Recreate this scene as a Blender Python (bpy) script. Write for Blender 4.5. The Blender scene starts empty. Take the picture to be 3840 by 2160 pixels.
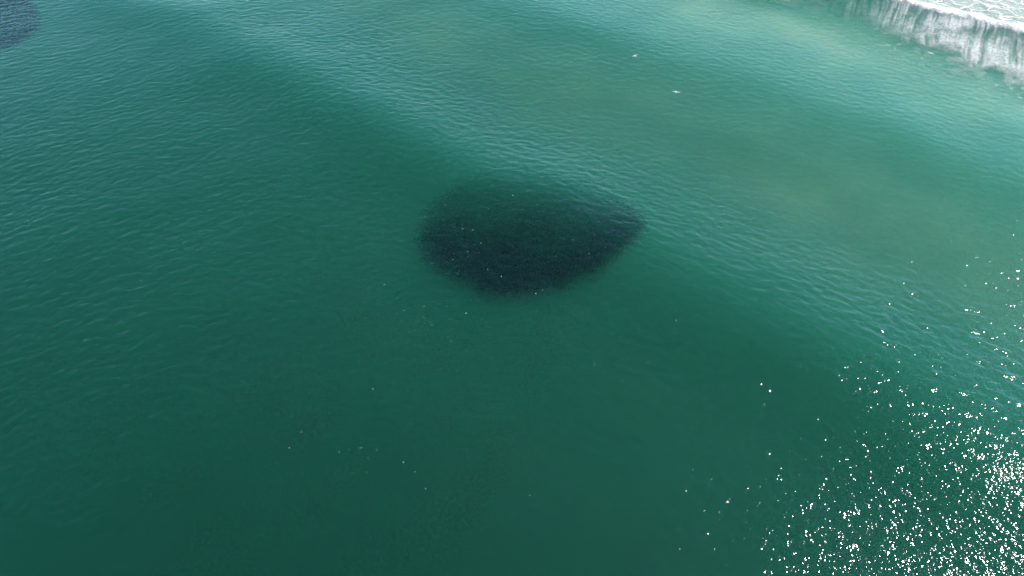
import bpy, math, random
import numpy as np
from mathutils import Vector, Matrix

R = math.radians
scene = bpy.context.scene
COL = scene.collection

# ------------------------------------------------------------------ camera
cam_d = bpy.data.cameras.new('camera')
cam_d.sensor_width = 36.0
cam_d.lens = 24.0
cam_d.clip_start = 0.5
cam_d.clip_end = 8000.0
cam = bpy.data.objects.new('camera', cam_d)
COL.objects.link(cam)
cam.location = (0.0, 0.0, 60.0)
cam.rotation_euler = (R(45.0), 0.0, 0.0)
scene.camera = cam

# ------------------------------------------------------------------ sky and sun
SUN_EL, SUN_AZ = 47.0, 67.0          # azimuth clockwise from +Y (the camera looks along +Y)
world = bpy.data.worlds.new('World')
scene.world = world
world.use_nodes = True
wn = world.node_tree
bg = wn.nodes['Background']
sky = wn.nodes.new('ShaderNodeTexSky')
sky.sky_type = 'NISHITA'
sky.sun_disc = False
sky.sun_elevation = R(SUN_EL)
sky.sun_rotation = R(SUN_AZ)
sky.air_density = 1.0
sky.dust_density = 0.0
sky.ozone_density = 6.0
wn.links.new(sky.outputs[0], bg.inputs[0])
bg.inputs[1].default_value = 0.15

sun_d = bpy.data.lights.new('sun', 'SUN')
sun_d.energy = 3.0
sun_d.angle = R(0.53)
sun_d.color = (1.0, 0.96, 0.90)
sun = bpy.data.objects.new('sun', sun_d)
COL.objects.link(sun)
sdir = Vector((math.sin(R(SUN_AZ)) * math.cos(R(SUN_EL)), math.cos(R(SUN_AZ)) * math.cos(R(SUN_EL)), math.sin(R(SUN_EL))))
sun.location = sdir * 300
sun.rotation_euler = sdir.to_track_quat('Z', 'Y').to_euler()

scene.view_settings.view_transform = 'Standard'
scene.view_settings.look = 'None'
scene.view_settings.exposure = 0.74
scene.view_settings.gamma = 1.0
scene.view_settings.use_curve_mapping = False

cy = scene.cycles
cy.use_denoising = True
cy.use_adaptive_sampling = True
cy.adaptive_threshold = 0.03
cy.adaptive_min_samples = 16
cy.max_bounces = 5
cy.diffuse_bounces = 2
cy.glossy_bounces = 2
cy.transmission_bounces = 2
cy.volume_bounces = 1
cy.transparent_max_bounces = 12
cy.caustics_reflective = False
cy.caustics_refractive = False
cy.sample_clamp_indirect = 4.0

# ------------------------------------------------------------------ helpers
rng = np.random.default_rng(7)


def lattice(seed):
    return np.random.default_rng(seed).random((256, 256))


_LAT = {}


def vnoise(x, y, seed=0):
    """smooth value noise, 0..1, lattice spacing 1"""
    if seed not in _LAT:
        _LAT[seed] = lattice(seed)
    L = _LAT[seed]
    xi = np.floor(x).astype(int); yi = np.floor(y).astype(int)
    fx = x - xi; fy = y - yi
    fx = fx * fx * fx * (fx * (fx * 6 - 15) + 10); fy = fy * fy * fy * (fy * (fy * 6 - 15) + 10)
    x0 = xi % 256; x1 = (xi + 1) % 256; y0 = yi % 256; y1 = (yi + 1) % 256
    a = L[x0, y0] * (1 - fx) + L[x1, y0] * fx
    b = L[x0, y1] * (1 - fx) + L[x1, y1] * fx
    return a * (1 - fy) + b * fy


def fbm(x, y, seed=0, octaves=4):
    t = 0.0; a = 0.5; n = 0.0
    for k in range(octaves):
        t = t + a * vnoise(x * 2 ** k + 17.3 * k, y * 2 ** k - 9.1 * k, seed + k)
        n += a; a *= 0.5
    return t / n


def sstep(a, b, x):
    t = np.clip((x - a) / (b - a), 0, 1)
    return t * t * (3 - 2 * t)


def mesh_np(name, verts, faces_flat, nper, smooth=True):
    """mesh from numpy arrays; faces_flat: (n, nper) vertex indices"""
    me = bpy.data.meshes.new(name)
    faces_flat = np.asarray(faces_flat, dtype=np.int32)
    n = len(faces_flat)
    me.vertices.add(len(verts))
    me.vertices.foreach_set('co', np.asarray(verts, dtype=np.float32).ravel())
    me.loops.add(n * nper)
    me.loops.foreach_set('vertex_index', faces_flat.ravel())
    me.polygons.add(n)
    me.polygons.foreach_set('loop_start', np.arange(n, dtype=np.int32) * nper)
    me.polygons.foreach_set('use_smooth', np.full(n, smooth, dtype=bool))
    me.update(calc_edges=True)
    return me


def add_obj(name, me, mat=None, parent=None):
    o = bpy.data.objects.new(name, me)
    COL.objects.link(o)
    if mat:
        me.materials.append(mat)
    if parent:
        o.parent = parent
    return o


def tag(o, label=None, cat=None, group=None, kind=None):
    if label: o['label'] = label
    if cat: o['category'] = cat
    if group: o['group'] = group
    if kind: o['kind'] = kind


def new_mat(name):
    m = bpy.data.materials.new(name)
    m.use_nodes = True
    nt = m.node_tree
    nt.nodes.clear()
    out = nt.nodes.new('ShaderNodeOutputMaterial')
    return m, nt, out


# ------------------------------------------------------------------ shore geometry: s runs towards the beach, t along the crests
SN = np.array([0.65, 0.76])
TN = np.array([0.76, -0.65])


def st(x, y):
    return x * SN[0] + y * SN[1], x * TN[0] + y * TN[1]


def foam_low(t):
    """seaward limit of the foam behind the breaker"""
    return 154.0 - 12.0 * np.clip((t + 47) / 44.0, -0.6, 1.6)


CREST = 161.5

# ------------------------------------------------------------------ wind sea by spectrum
NF, LF = 1024, 256.0


def wind_sea(wd, seed):
    k1 = 2 * np.pi * np.fft.fftfreq(NF, LF / NF)
    kx, ky = np.meshgrid(k1, k1, indexing='ij')
    k = np.hypot(kx, ky); k[0, 0] = 1
    lp = 1.9
    kp = 2 * np.pi / lp
    wd = np.array(wd); wd = wd / np.hypot(*wd)
    c = (kx * wd[0] + ky * wd[1]) / k
    spread = 0.12 + np.abs(c) ** 4
    S = k ** -3.1 * np.exp(-1.0 * (kp / k) ** 2) * spread
    S *= np.exp(-(k / 16.0) ** 2)
    S[0, 0] = 0
    g = np.random.default_rng(seed)
    F = np.sqrt(S) * np.exp(2j * np.pi * g.random((NF, NF)))
    h = np.fft.ifft2(F).real
    gx = np.gradient(h, LF / NF, axis=0); gy = np.gradient(h, LF / NF, axis=1)
    return h / np.sqrt((gx ** 2 + gy ** 2).mean())      # unit rms slope


WIND_A = wind_sea((-0.42, 0.9), 3)      # ripples in the lee on the left
WIND_B = wind_sea((0.45, 0.85), 5)      # ripples bending in towards the beach
WIND_SLOPE = 0.09


def sample_wind(x, y):
    u = (x / LF * NF) % NF; v = (y / LF * NF) % NF
    i = np.floor(u).astype(int) % NF; j = np.floor(v).astype(int) % NF
    fu = u - np.floor(u); fv = v - np.floor(v)
    i1 = (i + 1) % NF; j1 = (j + 1) % NF

    def pick(W):
        return (W[i, j] * (1 - fu) + W[i1, j] * fu) * (1 - fv) + (W[i, j1] * (1 - fu) + W[i1, j1] * fu) * fv
    m = sstep(-75, 35, x + 0.25 * (y - 80))
    return pick(WIND_A) * np.sqrt(1 - 0.9 * m) + pick(WIND_B) * np.sqrt(0.1 + 0.9 * m)


def swell(x, y):
    s, t = st(x, y)
    sw = s + 3.5 * (fbm(t / 38.0, s / 90.0, 40, 2) - 0.5) * 2
    z = 1.2 * np.exp(-((sw - 61.0) / 10.0) ** 2) - 0.7 * np.exp(-((sw - 84.0) / 12.0) ** 2)
    z += 0.50 * np.exp(-((sw - 113.0) / 10.0) ** 2) - 0.30 * np.exp(-((sw - 138.0) / 9.0) ** 2)
    z += 0.30 * np.exp(-((sw - 8.0) / 14.0) ** 2)
    # the breaker: long back, steep front
    c = CREST + 1.6 * (fbm(t / 14.0, t * 0 + 2.0, 44, 2) - 0.5) * 2
    back = 1.9 * np.exp(-((s - c) / 9.5) ** 2)
    front = 1.9 * np.exp(-((s - c) / 2.0) ** 2)
    z += np.where(s < c, back, front)
    z += 0.45 * (fbm(x / 19.0, y / 19.0, 51, 3) - 0.5)
    return z


def sea_height(x, y, amp=1.0):
    s, t = st(x, y)
    gust = 0.42 + 0.12 * sstep(-15, -75, x) + 0.9 * fbm(x / 60.0 + 3.1, y / 45.0, 60, 3) + 0.55 * np.exp(-((s - 73.0 + 8 * (fbm(t / 30.0, s / 30.0, 61, 2) - 0.5)) / 9.0) ** 2)
    calm = 1.0 - 0.55 * sstep(140, 160, s)
    return swell(x, y) + WIND_SLOPE * gust * calm * amp * sample_wind(x, y)


def axis(lo, hi, step, far, n):
    inner = np.arange(lo, hi + step / 2, step)
    g = np.geomspace(step * 2, 1, 2)
    k = np.linspace(0, 1, n + 1)[1:] ** 3
    return np.concatenate([(lo - k * far)[::-1], inner, hi + k * far])


# ------------------------------------------------------------------ sea
def build_sea():
    xs = axis(-122.0, 122.0, 0.25, 1500.0, 26)
    ys = axis(14.0, 176.0, 0.25, 1500.0, 26)
    X, Y = np.meshgrid(xs, ys, indexing='ij')
    edge = np.minimum(np.minimum(X + 122, 122 - X), np.minimum(Y - 14, 176 - Y))
    amp = sstep(-6, 0, edge)
    Z = sea_height(X, Y, amp) * sstep(-400, -20, edge)
    nx, ny = X.shape
    V = np.stack([X, Y, Z], -1).reshape(-1, 3)
    idx = np.arange(nx * ny).reshape(nx, ny)
    F = np.stack([idx[:-1, :-1], idx[1:, :-1], idx[1:, 1:], idx[:-1, 1:]], -1).reshape(-1, 4)
    # closed body of water: sides and bottom
    ring = np.concatenate([idx[:, 0], idx[-1, 1:], idx[-2::-1, -1], idx[0, -2:0:-1]])
    low = V[ring].copy(); low[:, 2] = -45.0
    n0 = len(V); m = len(ring)
    V = np.concatenate([V, low, [[0, 80, -45.0]]])
    a = np.arange(m); b = (a + 1) % m
    side = np.stack([ring[b], ring[a], n0 + a, n0 + b], -1)
    F = np.concatenate([F, side])
    tri = np.stack([n0 + b, n0 + a, np.full(m, n0 + m)], -1)
    me = bpy.data.meshes.new('sea')
    nq, ntri = len(F), len(tri)
    me.vertices.add(len(V)); me.vertices.foreach_set('co', V.astype(np.float32).ravel())
    me.loops.add(nq * 4 + ntri * 3)
    me.loops.foreach_set('vertex_index', np.concatenate([F.ravel(), tri.ravel()]).astype(np.int32))
    me.polygons.add(nq + ntri)
    me.polygons.foreach_set('loop_start', np.concatenate([np.arange(nq) * 4, nq * 4 + np.arange(ntri) * 3]).astype(np.int32))
    me.polygons.foreach_set('use_smooth', np.ones(nq + ntri, dtype=bool))
    me.update(calc_edges=True)
    return me


def sea_material():
    m, nt, out = new_mat('sea_water')
    N, Lk = nt.nodes.new, nt.links.new
    tc = N('ShaderNodeTexCoord')
    # fine ripples below the mesh resolution
    n1 = N('ShaderNodeTexNoise'); n1.inputs['Scale'].default_value = 3.2; n1.inputs['Detail'].default_value = 1.0; n1.inputs['Roughness'].default_value = 0.55
    Lk(tc.outputs['Object'], n1.inputs['Vector'])
    bump = N('ShaderNodeBump'); bump.inputs['Strength'].default_value = 1.0; bump.inputs['Distance'].default_value = 0.060
    Lk(n1.outputs[0], bump.inputs['Height'])
    fr = N('ShaderNodeFresnel'); fr.inputs['IOR'].default_value = 1.333
    Lk(bump.outputs[0], fr.inputs['Normal'])
    geo = N('ShaderNodeNewGeometry')
    inv = N('ShaderNodeMath'); inv.operation = 'SUBTRACT'; inv.inputs[0].default_value = 1.0
    Lk(geo.outputs['Backfacing'], inv.inputs[1])
    fac = N('ShaderNodeMath'); fac.operation = 'MULTIPLY'
    Lk(fr.outputs[0], fac.inputs[0]); Lk(inv.outputs[0], fac.inputs[1])
    tr = N('ShaderNodeBsdfTransparent')
    gl = N('ShaderNodeBsdfGlossy'); gl.inputs['Roughness'].default_value = 0.075
    gl.inputs['Color'].default_value = (1, 1, 1, 1)
    Lk(bump.outputs[0], gl.inputs['Normal'])
    mix = N('ShaderNodeMixShader')
    Lk(fac.outputs[0], mix.inputs[0]); Lk(tr.outputs[0], mix.inputs[1]); Lk(gl.outputs[0], mix.inputs[2])
    Lk(mix.outputs[0], out.inputs['Surface'])
    # the body of the water: green, slightly milky
    sc_ = N('ShaderNodeVolumeScatter'); ab = N('ShaderNodeVolumeAbsorption')
    ss = (0.040, 0.385, 0.172); sa = (0.32, 0.078, 0.200)
    sc_.inputs['Density'].default_value = 0.3
    sc_.inputs['Color'].default_value = (ss[0] / 0.3, ss[1] / 0.3, ss[2] / 0.3, 1)
    sc_.inputs['Anisotropy'].default_value = 0.69
    ab.inputs['Density'].default_value = 1.0
    ab.inputs['Color'].default_value = (1 - sa[0], 1 - sa[1], 1 - sa[2], 1)
    add = N('ShaderNodeAddShader')
    Lk(sc_.outputs[0], add.inputs[0]); Lk(ab.outputs[0], add.inputs[1])
    Lk(add.outputs[0], out.inputs['Volume'])
    return m


sea = add_obj('sea', build_sea(), sea_material())
tag(sea, 'green rippled sea filling the whole view', 'sea', kind='structure')


# ------------------------------------------------------------------ seabed
def bed_depth(x, y):
    s, t = st(x, y)
    d = np.interp(s, [-2000, 0, 40, 62, 80, 100, 125, 150, 166, 172, 185, 210, 260, 2000], [16, 8.0, 6.5, 5.2, 3.8, 2.35, 1.75, 1.3, 0.8, 0.40, 0.25, -0.6, -2.5, -30])
    d = d + (fbm(s / 14.0, t / 40.0, 80, 4) - 0.5) * np.clip(d, 0, 5) * 0.3
    return d


def build_bed():
    xs = axis(-140.0, 140.0, 1.25, 1400.0, 20)
    ys = axis(0.0, 200.0, 1.25, 1400.0, 20)
    X, Y = np.meshgrid(xs, ys, indexing='ij')
    Z = np.clip(-bed_depth(X, Y), -40, 40)
    nx, ny = X.shape
    idx = np.arange(nx * ny).reshape(nx, ny)
    F = np.stack([idx[:-1, :-1], idx[1:, :-1], idx[1:, 1:], idx[:-1, 1:]], -1).reshape(-1, 4)
    return mesh_np('seabed', np.stack([X, Y, Z], -1).reshape(-1, 3), F, 4)


def sand_material():
    m, nt, out = new_mat('sand')
    N, Lk = nt.nodes.new, nt.links.new
    tc = N('ShaderNodeTexCoord')
    n = N('ShaderNodeTexNoise'); n.inputs['Scale'].default_value = 0.09; n.inputs['Detail'].default_value = 5
    Lk(tc.outputs['Object'], n.inputs['Vector'])
    r = N('ShaderNodeValToRGB')
    r.color_ramp.elements[0].position = 0.38; r.color_ramp.elements[0].color = (0.40, 0.34, 0.22, 1)
    r.color_ramp.elements[1].position = 0.68; r.color_ramp.elements[1].color = (0.60, 0.50, 0.28, 1)
    Lk(n.outputs[0], r.inputs[0])
    b = N('ShaderNodeBsdfPrincipled'); b.inputs['Roughness'].default_value = 0.9
    Lk(r.outputs[0], b.inputs['Base Color'])
    Lk(b.outputs[0], out.inputs['Surface'])
    return m


bed = add_obj('seabed', build_bed(), sand_material())
tag(bed, 'sandy seabed shoaling towards the surf', 'seabed', kind='structure')


# ------------------------------------------------------------------ surf: foam of the breaking wave
def voronoi_edge(x, y, seed):
    """distance to the nearest cell border (0 on the border), cell size 1"""
    g = np.random.default_rng(seed)
    J = g.random((64, 64, 2))
    xi = np.floor(x).astype(int); yi = np.floor(y).astype(int)
    d1 = np.full(x.shape, 9.0); d2 = np.full(x.shape, 9.0)
    for a in (-1, 0, 1):
        for b in (-1, 0, 1):
            cx = xi + a; cy_ = yi + b
            p = J[cx % 64, cy_ % 64]
            d = np.hypot(cx + p[..., 0] - x, cy_ + p[..., 1] - y)
            nd1 = np.minimum(d1, d)
            d2 = np.minimum(np.maximum(d1, d), d2)
            d1 = nd1
    return d2 - d1


def crest_line(t):
    return CREST + 1.6 * (fbm(t / 14.0, t * 0 + 2.0, 44, 2) - 0.5) * 2


def foam_field(x, y):
    s, t = st(x, y)
    c = crest_line(t)
    tw = t + 0.26 * (s - c) + 1.3 * (fbm(t / 7.0, s / 9.0, 90, 2) - 0.5)      # streaks lean a little
    lw = foam_low(t) + 7.0 * (fbm(t / 9.0, t * 0, 91, 3) - 0.5)
    streak = fbm(tw / 0.85, s / 11.0, 92, 4)
    sc = np.clip((streak - 0.30) / 0.40, 0, 1)
    thin = 0.6 * vnoise(tw / 0.33, s / 10.0, 97) + 0.4 * vnoise(tw / 0.75, s / 5.0, 99)
    cloud = fbm(x / 4.0, y / 4.0, 98, 4)
    finger = lw + 3.2 * (streak - 0.5) * 2 + 8.0 * (cloud - 0.5) * 2
    # trail of foam drawn out behind the wave, thinning to wisps seawards
    trail = sstep(finger - 1.5, finger + 6.0, s) * (1 - 0.75 * sstep(c - 10.0, c - 5.0, s + 5.0 * (cloud - 0.5)))
    trail = trail * np.clip(0.22 + 0.55 * sc + 0.8 * (cloud - 0.4), 0, 1)
    # green back of the wave with fine white strings
    strings = sstep(c - 17.0, c - 8.0, s) * (1 - sstep(c - 1.0, c, s)) * np.clip((thin - 0.45) * 1.3 + (sc - 0.4) * 0.3 + 0.9 * (cloud - 0.5) + 0.24, 0.08, 1) * 0.68
    # thick white roller
    roll = sstep(c - 2.6 + 2.2 * (streak - 0.5) * 2, c + 0.1, s) * (1 - sstep(c + 5.0, c + 10.0, s + 6.0 * (cloud - 0.5)))
    # wash shorewards with lace
    wx = x + 2.2 * (fbm(x / 3.5, y / 3.5, 93, 3) - 0.5) * 2; wy = y + 2.2 * (fbm(x / 3.5 + 9, y / 3.5, 94, 3) - 0.5) * 2
    e = voronoi_edge(wx / 4.2, wy / 4.2, 95)
    e2 = voronoi_edge(wx / 1.6, wy / 1.6, 96)
    lace = np.clip(1 - e / 0.12, 0, 1) * 0.95 + np.clip(1 - e2 / 0.16, 0, 1) * 0.45
    wash = sstep(c + 2, c + 5, s) * np.clip(0.20 + lace, 0, 1)
    sparse = np.clip((fbm(x / 1.1, y / 1.1, 123, 3) - 0.68) * 8, 0, 1) * np.clip((cloud - 0.45) * 6, 0, 1) * sstep(lw - 8, lw, s) * (1 - sstep(c - 14, c - 10, s)) * 0.5
    f = np.maximum.reduce([trail * (0.25 + 0.75 * sstep(-46, -16, t)), strings * (0.3 + 0.7 * cloud / 0.5) * (0.3 + 0.7 * sstep(-46, -16, t)), roll * 1.0, wash, sparse * sstep(-60, -25, t)])
    f = np.where(s < c - 1.5, f * 0.85, f)
    return np.clip(f, 0, 1), roll, cloud, streak


def build_foam():
    step = 0.2
    xs = np.arange(36.0, 128.0, step); ys = np.arange(88.0, 190.0, step)
    X, Y = np.meshgrid(xs, ys, indexing='ij')
    f, roll, cloud, streak = foam_field(X, Y)
    s, t = st(X, Y)
    edge = np.minimum(np.minimum(X + 122, 122 - X), np.minimum(Y - 14, 176 - Y))
    Z = sea_height(X, Y, sstep(-6, 0, edge)) * sstep(-400, -20, edge) + 0.05
    Z = Z + roll * (0.10 + 0.6 * (fbm(X / 1.6, Y / 1.6, 120, 4) - 0.3)) + 0.12 * f * streak
    keep = f > 0.015
    nx, ny = X.shape
    idx = np.arange(nx * ny).reshape(nx, ny)
    k4 = keep[:-1, :-1] | keep[1:, :-1] | keep[1:, 1:] | keep[:-1, 1:]
    F = np.stack([idx[:-1, :-1], idx[1:, :-1], idx[1:, 1:], idx[:-1, 1:]], -1)[k4]
    used = np.unique(F)
    remap = np.full(nx * ny, -1); remap[used] = np.arange(len(used))
    V = np.stack([X, Y, Z], -1).reshape(-1, 3)[used]
    me = mesh_np('surf_foam', V, remap[F], 4)
    at = me.attributes.new('foam', 'FLOAT', 'POINT')
    at.data.foreach_set('value', f.reshape(-1)[used].astype(np.float32))
    return me


def foam_material():
    m, nt, out = new_mat('foam')
    N, Lk = nt.nodes.new, nt.links.new
    at = N('ShaderNodeAttribute'); at.attribute_name = 'foam'
    tc = N('ShaderNodeTexCoord')
    n = N('ShaderNodeTexNoise'); n.inputs['Scale'].default_value = 2.6; n.inputs['Detail'].default_value = 4
    Lk(tc.outputs['Object'], n.inputs['Vector'])
    a = N('ShaderNodeMath'); a.operation = 'MULTIPLY_ADD'      # foam + (noise-0.5)*0.35 * foam
    b = N('ShaderNodeMapRange'); b.inputs['From Min'].default_value = 0.3; b.inputs['From Max'].default_value = 0.7
    b.inputs['To Min'].default_value = 0.6; b.inputs['To Max'].default_value = 1.25
    Lk(n.outputs[0], b.inputs['Value'])
    mul = N('ShaderNodeMath'); mul.operation = 'MULTIPLY'; mul.use_clamp = True
    Lk(at.outputs['Fac'], mul.inputs[0]); Lk(b.outputs[0], mul.inputs[1])
    nt.nodes.remove(a)
    d = N('ShaderNodeBsdfPrincipled'); d.inputs['Base Color'].default_value = (0.90, 0.83, 0.70, 1); d.inputs['Roughness'].default_value = 0.7
    bump = N('ShaderNodeBump'); bump.inputs['Strength'].default_value = 0.6; bump.inputs['Distance'].default_value = 0.15
    Lk(n.outputs[0], bump.inputs['Height']); Lk(bump.outputs[0], d.inputs['Normal'])
    tr = N('ShaderNodeBsdfTransparent')
    mix = N('ShaderNodeMixShader')
    Lk(mul.outputs[0], mix.inputs[0]); Lk(tr.outputs[0], mix.inputs[1]); Lk(d.outputs[0], mix.inputs[2])
    Lk(mix.outputs[0], out.inputs['Surface'])
    return m


FOAM = foam_material()
surf = add_obj('surf_foam', build_foam(), FOAM)
tag(surf, 'white foam of the wave breaking in the upper right corner', 'foam', kind='stuff')


# ------------------------------------------------------------------ shoals of fish
def fish_template():
    v = [(0.5, 0, 0), (0.10, 0.10, 0), (0.10, 0, 0.13), (0.10, -0.10, 0), (0.10, 0, -0.13), (-0.38, 0, 0), (-0.52, 0.0, 0.12), (-0.52, 0.0, -0.12)]
    f = []
    for k in range(4):
        f.append((0, 1 + k, 1 + (k + 1) % 4))
        f.append((5, 1 + (k + 1) % 4, 1 + k))
    f.append((5, 6, 7))
    return np.array(v, float), np.array(f, int)


FV, FF = fish_template()


def school_mesh(name, P, head, length, pitch):
    n = len(P)
    ch, sh = np.cos(head)[:, None], np.sin(head)[:, None]
    L = length[:, None]
    x = FV[None, :, 0] * L; y = FV[None, :, 1] * L; z = FV[None, :, 2] * L + FV[None, :, 0] * L * pitch[:, None]
    V = np.stack([x * ch - y * sh + P[:, 0:1], x * sh + y * ch + P[:, 1:2], z + P[:, 2:3]], -1).reshape(-1, 3)
    F = (FF[None] + (np.arange(n) * len(FV))[:, None, None]).reshape(-1, 3)
    return mesh_np(name, V, F, 3)


def fish_material():
    m, nt, out = new_mat('fish_skin')
    N, Lk = nt.nodes.new, nt.links.new
    tc = N('ShaderNodeTexCoord')
    n = N('ShaderNodeTexNoise'); n.inputs['Scale'].default_value = 1.5
    Lk(tc.outputs['Object'], n.inputs['Vector'])
    r = N('ShaderNodeValToRGB')
    r.color_ramp.elements[0].position = 0.35; r.color_ramp.elements[0].color = (0.002, 0.005, 0.004, 1)
    r.color_ramp.elements[1].position = 0.75; r.color_ramp.elements[1].color = (0.005, 0.012, 0.008, 1)
    Lk(n.outputs[0], r.inputs[0])
    b = N('ShaderNodeBsdfPrincipled'); b.inputs['Roughness'].default_value = 0.5; b.inputs['Specular IOR Level'].default_value = 0.0
    Lk(r.outputs[0], b.inputs['Base Color']); Lk(b.outputs[0], out.inputs['Surface'])
    return m


FISH = fish_material()
OUTLINE = np.array([(-12.4, 71.0), (-9.8, 78.5), (-5.8, 83.6), (2.5, 86.3), (9.5, 83.2), (15.8, 76.6), (17.8, 71.4), (15.0, 66.6), (10.7, 62.4), (6.5, 59.6), (2.1, 58.3), (-3.6, 59.2), (-9.6, 63.4), (-11.8, 67.0)])


def bait_ball():
    g = np.random.default_rng(21)
    c = np.array([1.5, 71.5])
    rel = (OUTLINE - c) * 0.95
    c = c + np.array([0.2, 1.0])
    ang = np.arctan2(rel[:, 1], rel[:, 0]); rad = np.hypot(rel[:, 0], rel[:, 1])
    o = np.argsort(ang); ang = ang[o]; rad = rad[o]
    A = np.concatenate([ang - 2 * np.pi, ang, ang + 2 * np.pi]); Q = np.concatenate([rad, rad, rad])
    n = 250000
    th = g.uniform(-np.pi, np.pi, n)
    Rm = np.interp(th, A, Q)
    Rm = Rm * (1 + 0.035 * (vnoise(th * 6 + 30, th * 0, 130) - 0.5) * 2)
    u = np.sqrt(g.random(n))
    edge = g.normal(0, 0.85, n) * (1 + 0.9 * np.clip(np.sin(th), 0, 1))
    r = np.abs(u * Rm + edge * sstep(0.5, 1.0, u))
    keepA = g.random(n) < (Rm / Q.max()) ** 2
    x = c[0] + np.cos(th) * r; y = c[1] + np.sin(th) * r
    far = np.clip((y - 58.0) / 28.0, 0, 1)
    # thinner towards the far side, thickest in the near half
    w = 1.0 - 0.40 * sstep(0.6, 1.0, far) - 0.45 * np.exp(-(((x - 4) / 6.0) ** 2 + ((y - 77) / 4.0) ** 2))
    w *= 0.75 + 0.5 * fbm(x / 5.0, y / 5.0, 140, 3)
    keep = keepA & (g.random(n) < w)
    x, y, far = x[keep], y[keep], far[keep]
    m = len(x)
    top = 0.08 + 1.5 * far ** 2.6 + 0.15 * fbm(x / 4.0, y / 4.0, 141, 2)
    z = swell(x, y) - (top + 1.3 * g.random(m) ** 2.0)
    # stray fish round the shoal
    k = 420
    cs = np.array([(-17.5, 66.5), (-13.5, 60.5), (-18.0, 57.0), (9.5, 55.5), (-7.5, 52.0), (-23.0, 69.0)])
    q = cs[g.integers(0, len(cs), k)] + g.normal(0, 1.1, (k, 2)) * np.array([1.4, 0.8])
    x = np.concatenate([x, q[:, 0]]); y = np.concatenate([y, q[:, 1]]); z = np.concatenate([z, -g.uniform(2.2, 4.0, k)])
    m = len(x)
    head = np.arctan2(y - c[1], x - c[0]) + np.pi / 2 + 1.2 * (fbm(x / 6.0, y / 6.0, 142, 2) - 0.5) * 2 + g.normal(0, 0.35, m)
    return school_mesh('fish_school', np.stack([x, y, z], -1), head, g.uniform(0.25, 0.37, m), g.normal(0, 0.12, m))


ball = add_obj('fish_school', bait_ball(), FISH)
tag(ball, 'dense dark shoal of fish just under the surface in mid picture', 'shoal', kind='stuff')


def corner_shoal():
    g = np.random.default_rng(22)
    n = 60000
    th = g.uniform(-np.pi, np.pi, n); u = np.sqrt(g.random(n)) + g.normal(0, 0.03, n)
    a = 23.0 * u * np.cos(th); b = 11.8 * u * np.sin(th)
    x = -115.0 + a * TN[0] + b * SN[0]; y = 142.0 + a * TN[1] + b * SN[1]
    z = swell(x, y) - (0.06 + 0.2 * fbm(x / 4, y / 4, 150, 2) + 1.1 * g.random(n) ** 2)
    head = math.atan2(TN[1], TN[0]) + g.normal(0, 0.5, n)
    return school_mesh('fish_school', np.stack([x, y, z], -1), head, g.uniform(0.3, 0.45, n), g.normal(0, 0.1, n))


shoal2 = add_obj('fish_school', corner_shoal(), FISH)
tag(shoal2, 'dark blue patch of shoaling fish cut off by the upper left corner', 'shoal', kind='stuff')


# ------------------------------------------------------------------ loose weed drifting below the surface
def drifting_weed():
    g = np.random.default_rng(41)
    P = []
    for _ in range(34):
        cx, cy_ = g.uniform(-46, 6), g.uniform(22, 58)
        d = g.uniform(1.3, 2.4)
        n = int(g.integers(300, 700))
        a = math.radians(g.uniform(35, 70)); la, lb = g.uniform(2.0, 5.0), g.uniform(0.8, 1.8)
        u, v = g.normal(0, la, n), g.normal(0, lb, n)
        P.append(np.stack([cx + u * math.cos(a) - v * math.sin(a), cy_ + u * math.sin(a) + v * math.cos(a), -d - g.random(n) * 0.8], -1))
    P = np.concatenate(P); n = len(P)
    h = g.uniform(0, 2 * np.pi, n); L = g.uniform(0.18, 0.36, n); W = g.uniform(0.015, 0.035, n); bend = g.uniform(-0.9, 0.9, n)
    V = []
    for k in range(4):                                   # a curved frond of three segments with thickness
        q = k / 3 - 0.5
        x = q * L; y = bend * L * (q * q)
        w = W * (1 - 1.2 * q * q * 1.6)
        for sx, dz in ((1, 0.0), (-1, 0.0), (0, 0.012)):
            yy = y + sx * w
            V.append(np.stack([P[:, 0] + x * np.cos(h) - yy * np.sin(h), P[:, 1] + x * np.sin(h) + yy * np.cos(h), P[:, 2] + dz + 0.1 * np.sin(q * 5 + h)], -1))
    V = np.stack(V, 1).reshape(-1, 3)
    f = []
    for k in range(3):
        a = 3 * k; b = a + 3
        for i, j in ((0, 2), (2, 1), (1, 0)):
            f += [(a + i, b + i, b + j), (a + i, b + j, a + j)]
    F = (np.array(f)[None] + (np.arange(n) * 12)[:, None, None]).reshape(-1, 3)
    return mesh_np('drifting_weed', V, F, 3)


def weed_material():
    m, nt, out = new_mat('weed')
    b = nt.nodes.new('ShaderNodeBsdfPrincipled')
    n = nt.nodes.new('ShaderNodeTexNoise'); n.inputs['Scale'].default_value = 3.0
    r_ = nt.nodes.new('ShaderNodeValToRGB')
    r_.color_ramp.elements[0].color = (0.012, 0.014, 0.006, 1); r_.color_ramp.elements[1].color = (0.05, 0.045, 0.018, 1)
    nt.links.new(n.outputs[0], r_.inputs[0]); nt.links.new(r_.outputs[0], b.inputs['Base Color'])
    b.inputs['Roughness'].default_value = 0.6
    nt.links.new(b.outputs[0], out.inputs['Surface'])
    return m


weed = add_obj('drifting_weed', drifting_weed(), weed_material())
tag(weed, 'faint dark blotches of weed drifting below the surface at lower left', 'weed', kind='stuff')


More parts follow.
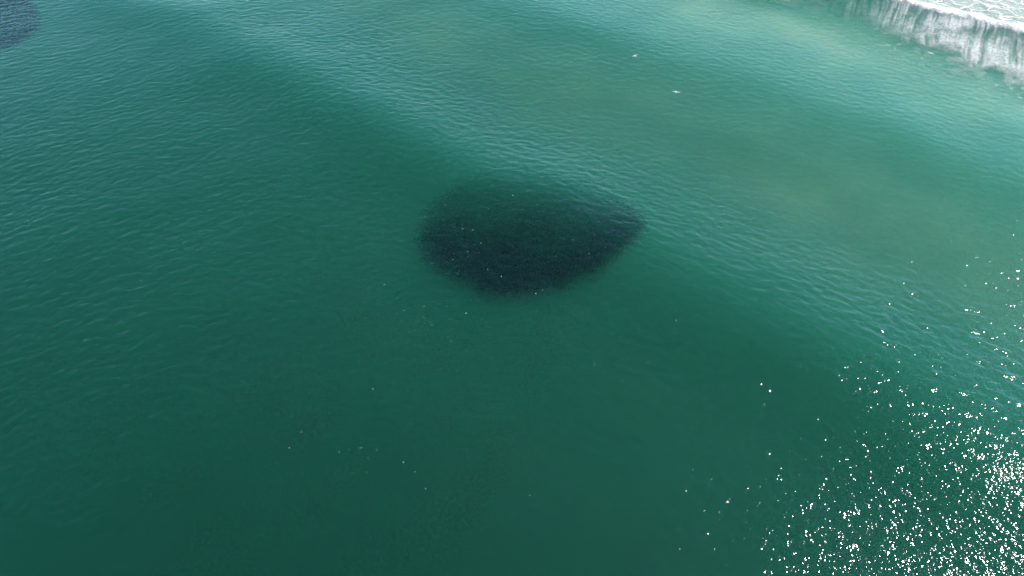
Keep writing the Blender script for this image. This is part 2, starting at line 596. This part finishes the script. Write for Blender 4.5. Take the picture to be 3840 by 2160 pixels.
# ------------------------------------------------------------------ flecks of foam and bubbles on the surface
def build_flecks():
    g = np.random.default_rng(31)
    pts = []

    def cluster(cx, cy, sx, sy, n, rot=0.0):
        p = g.normal(0, 1, (n, 2)) * (sx, sy)
        c, s_ = math.cos(rot), math.sin(rot)
        for a, b in p:
            pts.append((cx + a * c - b * s_, cy + a * s_ + b * c))
    cluster(-7.0, 74.5, 4.0, 2.2, 22)
    cluster(-15.0, 70.0, 3.5, 3.0, 16)
    cluster(-9.0, 66.0, 5.0, 2.0, 18)
    cluster(9.5, 67.5, 5.0, 3.0, 34)
    cluster(3.0, 61.0, 5.0, 1.6, 16)
    cluster(-15.0, 55.0, 5.0, 4.0, 46)
    cluster(-12.0, 50.0, 3.0, 3.0, 16)
    cluster(-22.0, 44.0, 5.0, 2.0, 10)
    cluster(-19.0, 37.0, 6.0, 1.2, 14, -0.25)
    cluster(-8.0, 33.0, 4.0, 1.0, 10, -0.3)
    cluster(12.0, 52.0, 6.0, 4.0, 30)
    cluster(2.0, 104.0, 3.0, 2.5, 12)
    cluster(-17.0, 119.0, 5.0, 2.0, 8)
    cluster(30.0, 88.0, 8.0, 6.0, 14)
    cluster(20.0, 96.0, 9.0, 6.0, 12)
    cluster(70.0, 112.0, 10.0, 8.0, 16)
    V, F = [], []
    ico = [(0, 0, 1), (1, 0, 0), (0, 1, 0), (-1, 0, 0), (0, -1, 0), (0.7, 0.7, -0.3), (-0.7, 0.7, -0.3), (-0.7, -0.7, -0.3), (0.7, -0.7, -0.3)]
    order = [1, 5, 2, 6, 3, 7, 4, 8]
    P = np.array(pts)
    Z = sea_height(P[:, 0], P[:, 1])
    for (x, y), z in zip(P, Z):
        r0 = 0.011 + 0.036 * g.random() ** 3
        dist = math.hypot(math.hypot(x, y), 60) / 90.0
        for _ in range(int(g.integers(1, 4))):
            ox, oy = g.normal(0, 0.05, 2)
            r = r0 * g.uniform(0.5, 1.0)
            b = len(V)
            ex = g.uniform(0.8, 1.7); a = g.uniform(0, 3.1)
            for vx, vy, vz in ico:
                vx *= ex
                V.append((x + ox + r * (vx * math.cos(a) - vy * math.sin(a)), y + oy + r * (vx * math.sin(a) + vy * math.cos(a)), z + 0.02 + r * 0.6 * vz))
            for k in range(8):
                F.append((b, b + order[k], b + order[(k + 1) % 8]))
    return mesh_np('foam_flecks', np.array(V), np.array(F), 3)


def fleck_material():
    m, nt, out = new_mat('foam_fleck')
    b = nt.nodes.new('ShaderNodeBsdfPrincipled')
    n = nt.nodes.new('ShaderNodeTexNoise'); n.inputs['Scale'].default_value = 8.0
    r = nt.nodes.new('ShaderNodeValToRGB')
    r.color_ramp.elements[0].color = (0.35, 0.42, 0.39, 1); r.color_ramp.elements[1].color = (0.75, 0.80, 0.77, 1)
    nt.links.new(n.outputs[0], r.inputs[0]); nt.links.new(r.outputs[0], b.inputs['Base Color'])
    b.inputs['Roughness'].default_value = 0.5
    nt.links.new(b.outputs[0], out.inputs['Surface'])
    return m


flecks = add_obj('foam_flecks', build_flecks(), fleck_material())
tag(flecks, 'tiny white flecks of foam and bubbles strewn over the water', 'foam', kind='stuff')


# ------------------------------------------------------------------ gulls
def gull_material():
    m, nt, out = new_mat('gull_plumage')
    N, Lk = nt.nodes.new, nt.links.new
    tc = N('ShaderNodeTexCoord'); sep = N('ShaderNodeSeparateXYZ'); Lk(tc.outputs['Object'], sep.inputs[0])
    ab = N('ShaderNodeMath'); ab.operation = 'ABSOLUTE'; Lk(sep.outputs['X'], ab.inputs[0])
    r = N('ShaderNodeValToRGB')                    # along the half wing: white body, pale grey mantle, dark tip
    e = r.color_ramp.elements
    e[0].position = 0.10; e[0].color = (0.80, 0.80, 0.79, 1)
    e[1].position = 0.16; e[1].color = (0.70, 0.71, 0.72, 1)
    x = e.new(0.84); x.color = (0.78, 0.78, 0.78, 1)
    x = e.new(0.94); x.color = (0.25, 0.25, 0.25, 1)
    mr = N('ShaderNodeMapRange'); mr.inputs['From Max'].default_value = 0.60
    Lk(ab.outputs[0], mr.inputs['Value']); Lk(mr.outputs[0], r.inputs[0])
    n = N('ShaderNodeTexNoise'); n.inputs['Scale'].default_value = 25.0; Lk(tc.outputs['Object'], n.inputs['Vector'])
    mx = N('ShaderNodeMixRGB'); mx.blend_type = 'MULTIPLY'; mx.inputs[0].default_value = 0.25
    Lk(r.outputs[0], mx.inputs[1]); Lk(n.outputs[0], mx.inputs[2])
    b = N('ShaderNodeBsdfPrincipled'); b.inputs['Roughness'].default_value = 0.8
    Lk(mx.outputs[0], b.inputs['Base Color']); Lk(b.outputs[0], out.inputs['Surface'])
    return m


def beak_material():
    m, nt, out = new_mat('gull_beak')
    b = nt.nodes.new('ShaderNodeBsdfPrincipled'); b.inputs['Base Color'].default_value = (0.65, 0.38, 0.05, 1)
    nt.links.new(b.outputs[0], out.inputs['Surface'])
    return m


GULL, BEAK = gull_material(), beak_material()


def loft(V, F, rings):
    """closed tube through rings of equal vertex count"""
    k = len(rings[0]); b = len(V)
    for r in rings: V.extend(r)
    for i in range(len(rings) - 1):
        for j in range(k):
            F.append((b + i * k + j, b + i * k + (j + 1) % k, b + (i + 1) * k + (j + 1) % k, b + (i + 1) * k + j))
    F.append(tuple(b + j for j in range(k - 1, -1, -1)))
    F.append(tuple(b + (len(rings) - 1) * k + j for j in range(k)))


def make_gull(lift, droop):
    """gull heading +Y, wings along X; lift raises the inner wing, droop lowers the hand"""
    V, F = [], []
    prof = [(-0.25, 0.045, 0.010, 0.005), (-0.17, 0.032, 0.018, 0.0), (-0.10, 0.050, 0.045, 0.0), (0.0, 0.062, 0.062, -0.005), (0.09, 0.055, 0.058, 0.0),
            (0.15, 0.038, 0.042, 0.012), (0.19, 0.036, 0.038, 0.022), (0.225, 0.030, 0.031, 0.024), (0.25, 0.012, 0.013, 0.018)]
    loft(V, F, [[(w * math.cos(a), y, z0 + h * math.sin(a)) for a in [2 * math.pi * q / 12 for q in range(12)]] for y, w, h, z0 in prof])
    for s in (-1, 1):
        rings = []
        for x, y, ch, th, up in ((0.02, 0.03, 0.17, 0.028, 0.0), (0.12, 0.06, 0.16, 0.024, 0.5), (0.24, 0.085, 0.14, 0.020, 1.0), (0.38, 0.055, 0.115, 0.016, 1.0), (0.50, -0.01, 0.075, 0.014, 1.0), (0.58, -0.075, 0.03, 0.012, 1.0)):
            z = 0.03 + (lift * min(x, 0.24) / 0.24 if x <= 0.24 else lift - droop * (x - 0.24) / 0.34)
            ring = [(s * x, y + ch * 0.35, z), (s * x, y + ch * 0.12, z + th * 0.6), (s * x, y - ch * 0.3, z + th * 0.35), (s * x, y - ch * 0.65, z), (s * x, y - ch * 0.3, z - th * 0.35), (s * x, y + ch * 0.12, z - th * 0.4)]
            rings.append(ring if s > 0 else ring[::-1])
        loft(V, F, rings)
    me = bpy.data.meshes.new('gull'); me.from_pydata(V, [], F); me.update()
    return me


def gull(loc, rot, lift, droop, label):
    root = bpy.data.objects.new('gull', None); COL.objects.link(root)
    root.location = loc; root.rotation_euler = rot; root.scale = (1.35, 1.35, 1.35)
    tag(root, label, 'bird', 'gulls flying low over the sea')
    body = add_obj('body', make_gull(lift, droop), GULL, root)
    rm = body.modifiers.new('union', 'REMESH'); rm.mode = 'VOXEL'; rm.voxel_size = 0.008; rm.use_smooth_shade = True
    V, F = [], []
    loft(V, F, [[(w * math.cos(a), y, 0.016 + 0.9 * w * math.sin(a) - dz) for a in [2 * math.pi * q / 8 for q in range(8)]] for y, w, dz in ((0.240, 0.011, 0.0), (0.265, 0.009, 0.001), (0.285, 0.006, 0.004), (0.296, 0.002, 0.009))])
    me = bpy.data.meshes.new('beak'); me.from_pydata(V, [], F); me.update()
    add_obj('beak', me, BEAK, root)
    return root


gull((22.02, 115.58, 3.0), (R(4), R(4), R(38)), 0.10, 0.05, 'white gull with wings slanting across its path, the farther of the two birds')
gull((27.16, 102.91, 3.0), (R(-12), R(-4), R(176)), 0.06, 0.08, 'pale grey gull gliding on level wings, the nearer of the two birds')
